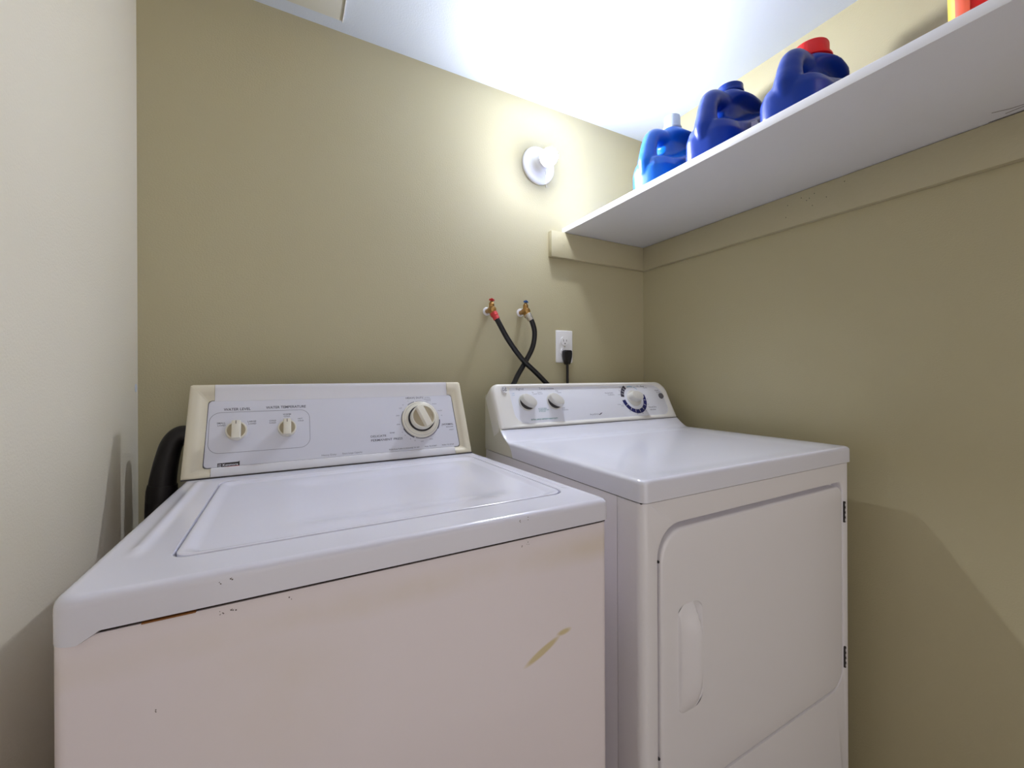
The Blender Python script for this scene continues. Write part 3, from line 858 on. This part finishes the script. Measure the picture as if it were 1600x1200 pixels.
# ------------------------------------------------------------------ water valves and hoses
def valve(x, z, hm, label):
    t = thing('water_valve', (x, D, z), label, 'valve', 'brass laundry valves')
    Ty = frame((x, D, z), (1, 0, 0), (0, 0, 1), (0, -1, 0))
    bm = bmesh.new(); lathe(bm, [(.0135, 0), (.0135, .002), (.0115, .0032), (.0085, .0035)], Ty, 20, True, True); obj('wall_flange', bm, M['white'], t, label='chipped white flange')
    bm = bmesh.new()
    lathe(bm, [(.007, 0), (.007, .020), (.0095, .021), (.0105, .027), (.0105, .046), (.009, .052), (.004, .054)], Ty, 18)
    Tn = frame((x+.001, D-.038, z), (1, 0, 0), (0, -.8, .5), (0, -.35, -.93))
    lathe(bm, [(.0085, -.004), (.009, .010), (.0115, .011), (.0115, .020), (.009, .021)], frame((x+.002, D-.038, z), (1, 0, 0), (0, -.94, .35), (.12, -.35, -.93)), 18)
    lathe(bm, [(.0085, 0), (.0085, .014), (.0070, .016), (.0045, .020), (.0035, .024)], frame((x, D-.036, z+.006), (1, 0, 0), (0, 1, .1), (0, -.1, 1)), 14)
    obj('body', bm, M['brass'], t, label='tarnished brass body')
    bm = bmesh.new()
    Th = frame((x, D-.039, z+.030), (1, .2, 0), (0, 1, .1), (0, -.1, 1))
    # winged turn handle
    pts = []
    for k in range(48):
        a = 2*PI*k/48; rr2 = .0060+.0042*max(0, math.cos(4*a)); pts.append((rr2*math.cos(a), rr2*math.sin(a)))
    loft(bm, [[Th((a, b, -.002)) for a, b in pts], [Th((a*1.05, b*1.05, .001)) for a, b in pts], [Th((a*.9, b*.9, .004)) for a, b in pts]], True, True, True)
    lathe(bm, [(.003, .003), (.0028, .006), (.001, .0066)], Th, 10)
    obj('turn_handle', bm, hm, t)
    return t
valve(.5680, .2080, M['red'], 'brass wall valve with a red handle, the hot tap')
valve(.6910, .2120, M['bluehandle'], 'brass wall valve with a blue handle, the cold tap')
def hose(path, cuff, label):
    t = thing('water_hose', path[0], label, 'hose', 'black water supply hoses')
    bm = bmesh.new(); tube(bm, path, .0082, 18, True, 0, 10); obj('tube', bm, M['black'], t, smooth=60)
    a = Vector(path[0]); b = Vector(path[1]); d = (b-a).normalized()
    e1 = d.cross(Vector((0, 1, 0))).normalized(); e2 = d.cross(e1)
    bm = bmesh.new(); lathe(bm, [(.0110, -.010), (.0115, -.008), (.0115, .001), (.0102, .0025), (.0102, .013), (.0094, .014)], frame(a, e1, e2, d), 20); obj('coupling', bm, cuff, t)
hose([(.5715, 1.158, .1890), (.5820, 1.150, .1650), (.6120, 1.145, .1130), (.6580, 1.142, .0560), (.7080, 1.142, .0140), (.7480, 1.142, -.0210), (.7880, 1.142, -.060), (.812, 1.146, -.14), (.812, 1.15, -.5)], M['redcuff'], 'black rubber hose with a red coupling running from the hot tap')
hose([(.6945, 1.158, .1930), (.7035, 1.152, .1740), (.7140, 1.155, .1400), (.7080, 1.160, .0930), (.6790, 1.163, .0400), (.6450, 1.163, -.0150), (.615, 1.16, -.10), (.600, 1.15, -.5)], M['steel'], 'black rubber hose with a steel coupling bulging down from the cold tap')

# ------------------------------------------------------------------ outlet, plug, cord
OX, OZ = .8690, .1045
t = thing('wall_outlet', (OX, D, OZ-.057), 'white duplex wall outlet with its lower socket in use', 'outlet')
TO = frame((OX, D, OZ), (1, 0, 0), (0, 0, 1), (0, -1, 0))
bm = bmesh.new()
lps = []
for n_, d_ in ((0, 0), (.003, 0), (.0045, .0008), (.0052, .0025), (.0055, .005)):
    lps.append([TO((a, b, n_)) for a, b in rrect(-.0352+d_, .0352-d_, -.0572+d_, .0572-d_, .003, 4, 4)])
loft(bm, lps, True, True, True)
obj('cover_plate', bm, M['white'], t)
for q, zz in enumerate((.0195, -.0195)):
    bm = bmesh.new()
    def face(r_, h_): return [TO((max(-.0172, min(.0172, r_*1.02*math.cos(a))), zz+max(-.0145, min(.0145, r_*.96*math.sin(a))), h_)) for a in [2*PI*k/40 for k in range(40)]]
    loft(bm, [face(.0178, .0050), face(.0178, .0072), face(.0168, .0078)], True, True, True)
    for sx_, hh in ((-.0063, .0042), (.0063, .0034)):
        box(bm, sx_-.0009, sx_+.0009, zz+.002-hh, zz+.002+hh, .0074, .0080, T=TO, mi=1)
    lathe(bm, [(.0022, .0074), (.0022, .0080)], sub(TO, 0, zz-.0085), 12, mi=1)
    obj('socket', bm, [M['white'], M['dark']], t, smooth=30)
bm = bmesh.new(); lathe(bm, [(.0028, .005), (.0026, .0065), (.001, .0068)], TO, 14); obj('screw', bm, M['steel'], t)
t = thing('power_cord', (OX, D-.02, OZ-.04), 'black power cord with a moulded plug hanging from the wall outlet', 'cord')
bm = bmesh.new()
pl = [(-.0145, .002), (-.0150, -.008), (-.0140, -.020), (-.0095, -.034), (-.0055, -.045), (.0055, -.045), (.0095, -.034), (.0140, -.020), (.0150, -.008), (.0145, .002), (.0105, .0055), (-.0105, .0055)]
TP = sub(TO, .0010, -.0185)
loft(bm, [[TP((a*.92, b*.95, .0082)) for a, b in pl], [TP((a, b, .011)) for a, b in pl], [TP((a, b, .026)) for a, b in pl], [TP((a*.85, b*.92-.001, .031)) for a, b in pl]], True, True, True)
obj('plug', bm, M['black'], t, smooth=35)
bm = bmesh.new(); tube(bm, [(OX+.001, D-.019, OZ-.060), (OX+.0015, D-.019, OZ-.085), (OX-.0005, D-.022, OZ-.13), (OX-.002, D-.03, OZ-.25), (OX-.01, D-.06, OZ-.6)], .0048, 12, True, 0, 8)
obj('cable', bm, M['black'], t, smooth=60)

# ------------------------------------------------------------------ lamp holder and bulb
LX, LZ = .7640, .7190
t = thing('wall_lamp', (LX, D, LZ), 'white keyless lamp holder with one bare lit bulb and a pull chain', 'lamp')
TL = frame((LX, D, LZ), (1, 0, 0), (0, 0, 1), (0, -1, 0))
bm = bmesh.new()
lathe(bm, [(.0630, 0), (.0635, .002), (.0630, .006), (.0600, .0085), (.054, .0095), (.046, .0105), (.036, .0135), (.030, .018), (.027, .024), (.0245, .032), (.022, .034)], TL, 56, True, True)
obj('holder', bm, M['white'], t, smooth=50)
bm = bmesh.new()
lathe(bm, [(.0130, .030), (.0130, .034), (.0160, .037), (.0225, .045), (.0262, .052), (.0268, .0535)], TL, 36, True, True)
obj('bulb_base', bm, M['white'], t, smooth=60)
bm = bmesh.new()
lathe(bm, [(.0268, .0537), (.0276, .0600), (.0278, .067), (.0268, .075), (.0245, .082), (.0205, .0885), (.0150, .0935), (.008, .0965), (.0005, .0975)], TL, 36, True, True)
obj('bulb', bm, M['bulb'], t, smooth=60, label='bare glowing white bulb')
bm = bmesh.new()
tube(bm, [(LX+.012, D-.026, LZ-.020), (LX+.013, D-.030, LZ-.045), (LX+.012, D-.032, LZ-.075)], .0007, 6, True, 0, 5)
lathe(bm, [(.0005, 0), (.0022, .002), (.0024, .007), (.0008, .010)], frame((LX+.012, D-.032, LZ-.074), (1, 0, 0), (0, 1, 0), (0, 0, -1)), 10)
obj('pull_chain', bm, M['steel'], t)

# ------------------------------------------------------------------ detergent jugs
def jug_mesh(neck_r=.026, neck_h=.012, hgt=1.0):
    """closed jug: body narrowing under the handle, sloping shoulder, handle loop; local, handle toward -x."""
    bm = bmesh.new()
    lv = [ # z, left, right, half thickness
        (0, -.108, .108, .064), (.004, -.115, .115, .070), (.02, -.119, .119, .073), (.08, -.119, .121, .074), (.105, -.115, .122, .074),
        (.125, -.080, .124, .073), (.135, -.060, .125, .072), (.145, -.046, .126, .072), (.155, -.040, .126, .072), (.165, -.038, .127, .071), (.175, -.036, .127, .071), (.185, -.034, .127, .070), (.195, -.033, .127, .069), (.203, -.032, .126, .067),
        (.211, -.032, .122, .061), (.218, -.031, .112, .053), (.224, -.030, .088, .044), (.2285, -.027, .066, .038), (.2325, -.022, .054, .034)]
    loops = []
    for z, l, r, b in lv:
        cx_, a_ = (l+r)/2, (r-l)/2
        lp = []
        for k in range(56):
            th = 2*PI*k/56; c, s = math.cos(th), math.sin(th); e = .62 if z < .2 else .8
            xx = cx_+a_*abs(c)**e*(1 if c > 0 else -1)
            # the side panels are pressed in; the crease below them climbs from the foot of the handle to the far shoulder
            z0 = .095+.088*min(1, max(0, (xx+.050)/.160))
            pin = 1-.52*sstep(z0, z0+.030, z)*(1-sstep(.188, .210, z))*(1-sstep(.085, .120, xx))
            lp.append((xx, b*.93*pin*abs(s)**e*(1 if s > 0 else -1), z*hgt))
        loops.append(lp)
    loft(bm, loops, True, True, True)
    lathe(bm, [(neck_r*1.04, .222*hgt), (neck_r, .232*hgt), (neck_r, .232*hgt+neck_h)], lambda p: Vector((.016+p[0], p[1], p[2])), 32)
    tube(bm, [(-.015, 0, .194*hgt), (-.050, 0, .195*hgt), (-.076, 0, .186*hgt), (-.089, 0, .163*hgt), (-.095, 0, .135*hgt), (-.098, 0, .105*hgt), (-.093, 0, .07*hgt)],
         [.026, .024, .0225, .0225, .0245, .028, .028], 20, True, 0, 6)
    return bm
def build_jug(loc, rot, m, name, label, hgt=1.0, neck_r=.026, neck_h=.012, open_neck=False, sc_=1.0):
    t = thing(name, loc, label, 'detergent jug', 'blue detergent jugs on the shelf')
    t.rotation_euler = (0, 0, rot)
    bm = jug_mesh(neck_r, neck_h, hgt)
    bmesh.ops.recalc_face_normals(bm, faces=bm.faces)
    me = bpy.data.meshes.new('body'); bm.to_mesh(me); bm.free()
    o = bpy.data.objects.new('body', me); COL.objects.link(o)
    md = o.modifiers.new('r', 'REMESH'); md.mode = 'VOXEL'; md.voxel_size = .0026; md.use_smooth_shade = True
    s2 = o.modifiers.new('s', 'SMOOTH'); s2.factor = .6; s2.iterations = 9
    dg = bpy.context.evaluated_depsgraph_get()
    me2 = bpy.data.meshes.new_from_object(o.evaluated_get(dg)); o.modifiers.clear(); o.data = me2
    for p in me2.polygons: p.use_smooth = True
    me2.materials.clear(); me2.materials.append(m); o.parent = t
    return t
def jug_part(t, name, bm, m, label=None):
    bmesh.ops.recalc_face_normals(bm, faces=bm.faces)
    me = bpy.data.meshes.new(name); bm.to_mesh(me); bm.free()
    for p in me.polygons: p.use_smooth = True
    try: me.set_sharp_from_angle(angle=math.radians(40))
    except Exception: pass
    for k in (m if isinstance(m, list) else [m]): me.materials.append(k)
    o = bpy.data.objects.new(name, me); COL.objects.link(o); o.parent = t
    if label: o['label'] = label
    return o
LO = lambda x=.016: (lambda p: Vector((x+p[0], p[1], p[2])))
ST = SZ+.0185
def label_patch(t, hgt=1):
    """paper label on the flat side, cut off along the slanting crease above it"""
    bm = bmesh.new(); n = 24; x0, x1, zb = -.018, .104, .012
    def P(u, v):
        x = x0+(x1-x0)*u
        zt = min(.150, .095+.088*(x+.050)/.160-.002)
        z = zb+(zt-zb)*v
        q = abs((x-.002)/.1215); b = .0690*(max(0, 1-q**3.226))**.31
        return Vector((x, -(b+.0010), z*hgt))
    g_ = [[bm.verts.new(P(i/n, j/n)) for i in range(n+1)] for j in range(n+1)]
    for j in range(n):
        for i in range(n):
            p = P((i+.5)/n, (j+.5)/n); z = p.z/hgt
            f = bm.faces.new((g_[j][i], g_[j][i+1], g_[j+1][i+1], g_[j+1][i]))
            f.material_index = 0 if z < .128-.55*max(0, p.x-.004) else 1
            if f.material_index == 1 and ((p.x-.050)/.020)**2+((z-.130)/.010)**2 < 1: f.material_index = 2
    jug_part(t, 'label', bm, [M['label'], M['labelnavy'], M['redcuff']], 'white and navy paper label')
def screw_cap(t, r, z, h, m, fl=0, label=None, ribs=36):
    bm = bmesh.new()
    if fl: lathe(bm, [(r+fl*.6, z), (r+fl, z+.002), (r+fl, z+.006), (r+fl*.4, z+.008)], LO(), 40)
    loops = []
    def ring(rad, zz, amp):
        return [Vector((.016+(rad+amp*math.cos(ribs*2*PI*k/144))*math.cos(2*PI*k/144), (rad+amp*math.cos(ribs*2*PI*k/144))*math.sin(2*PI*k/144), zz)) for k in range(144)]
    loft(bm, [ring(r, z, .0003), ring(r, z+h*.15, .0003), ring(r*.985, z+h*.9, .0003), ring(r*.95, z+h*.98, 0), ring(r*.85, z+h, 0)], True, True, True)
    jug_part(t, 'cap', bm, m, label)
# first: pale screw cap, nearest the back wall
j1 = build_jug((1.030, .885, ST), math.radians(4), M['blue'], 'detergent_jug', 'bright blue detergent jug with a pale screw cap, nearest the back wall', hgt=.96)
label_patch(j1, hgt=.96); screw_cap(j1, .0235, .228, .042, M['cap'], .004, 'pale grey screw cap')
# second: no cap, open neck
j2 = build_jug((1.018, .688, ST), math.radians(6), M['blueb'], 'detergent_jug', 'blue detergent jug with no cap, open neck, between the other two jugs', neck_r=.029, neck_h=.012, hgt=.91)
label_patch(j2, hgt=.91)
bm = bmesh.new(); lathe(bm, [(.0295, .213), (.0335, .215), (.0335, .220), (.0315, .222), (.0315, .234), (.029, .236), (.026, .234), (.026, .222)], LO(), 40, True, True)
jug_part(j2, 'neck', bm, M['blueb'])
# third: red cap
j3 = build_jug((1.005, .490, ST), math.radians(7), M['blueb'], 'detergent_jug', 'deep blue detergent jug with a big red cap', hgt=.70, neck_r=.028, neck_h=.010)
label_patch(j3, hgt=.70); screw_cap(j3, .0345, .162, .037, M['redplastic'], .006, 'big red cap', 60)

# red tub at the right end of the frame
t = thing('detergent_tub', (.98, .17, ST), 'red detergent tub with an orange and yellow edge, alone on the shelf past the jugs', 'detergent tub')
bm = bmesh.new()
o0 = rrect(.888, 1.055, .085, .245, .03, 8, 6)
def tubl(z, s): return [(.97+(x-.97)*s, .165+(y-.165)*s, ST+z) for x, y in o0]
loft(bm, [tubl(0, .95), tubl(.004, .985), tubl(.02, 1.0), tubl(.19, 1.03), tubl(.196, 1.02)], True, True, True)
obj('body', bm, M['redplastic'], t, smooth=50)
bm = bmesh.new()
loft(bm, [tubl(.1935, 1.05), tubl(.1965, 1.06), tubl(.214, 1.055), tubl(.220, 1.02), tubl(.222, .8)], True, True, True)
obj('lid', bm, M['orange'], t, smooth=50)
bm = bmesh.new()
def band(i0, i1, z0, z1, s0, mi):
    idx = list(range(i0, i1+1)); n = len(o0)
    a = [bm.verts.new(Vector(tubl(z0, s0)[i % n])) for i in idx]; b = [bm.verts.new(Vector(tubl(z1, s0+.028)[i % n])) for i in idx]
    for k in range(len(idx)-1):
        f = bm.faces.new((a[k], a[k+1], b[k+1], b[k])); f.material_index = mi
# corner nearest the back wall: index of the arc at (x0, y1)
n4 = 9+5
band(3*n4, 3*n4+5, .012, .185, 1.006, 1)
band(3*n4+5, 3*n4+8, .012, .185, 1.006, 0)
band(2*n4+9, 3*n4, .012, .185, 1.006, 2)
obj('label', bm, [M['orange'], M['yellow'], M['label']], t, smooth=50, label='orange, yellow and white wrap label')
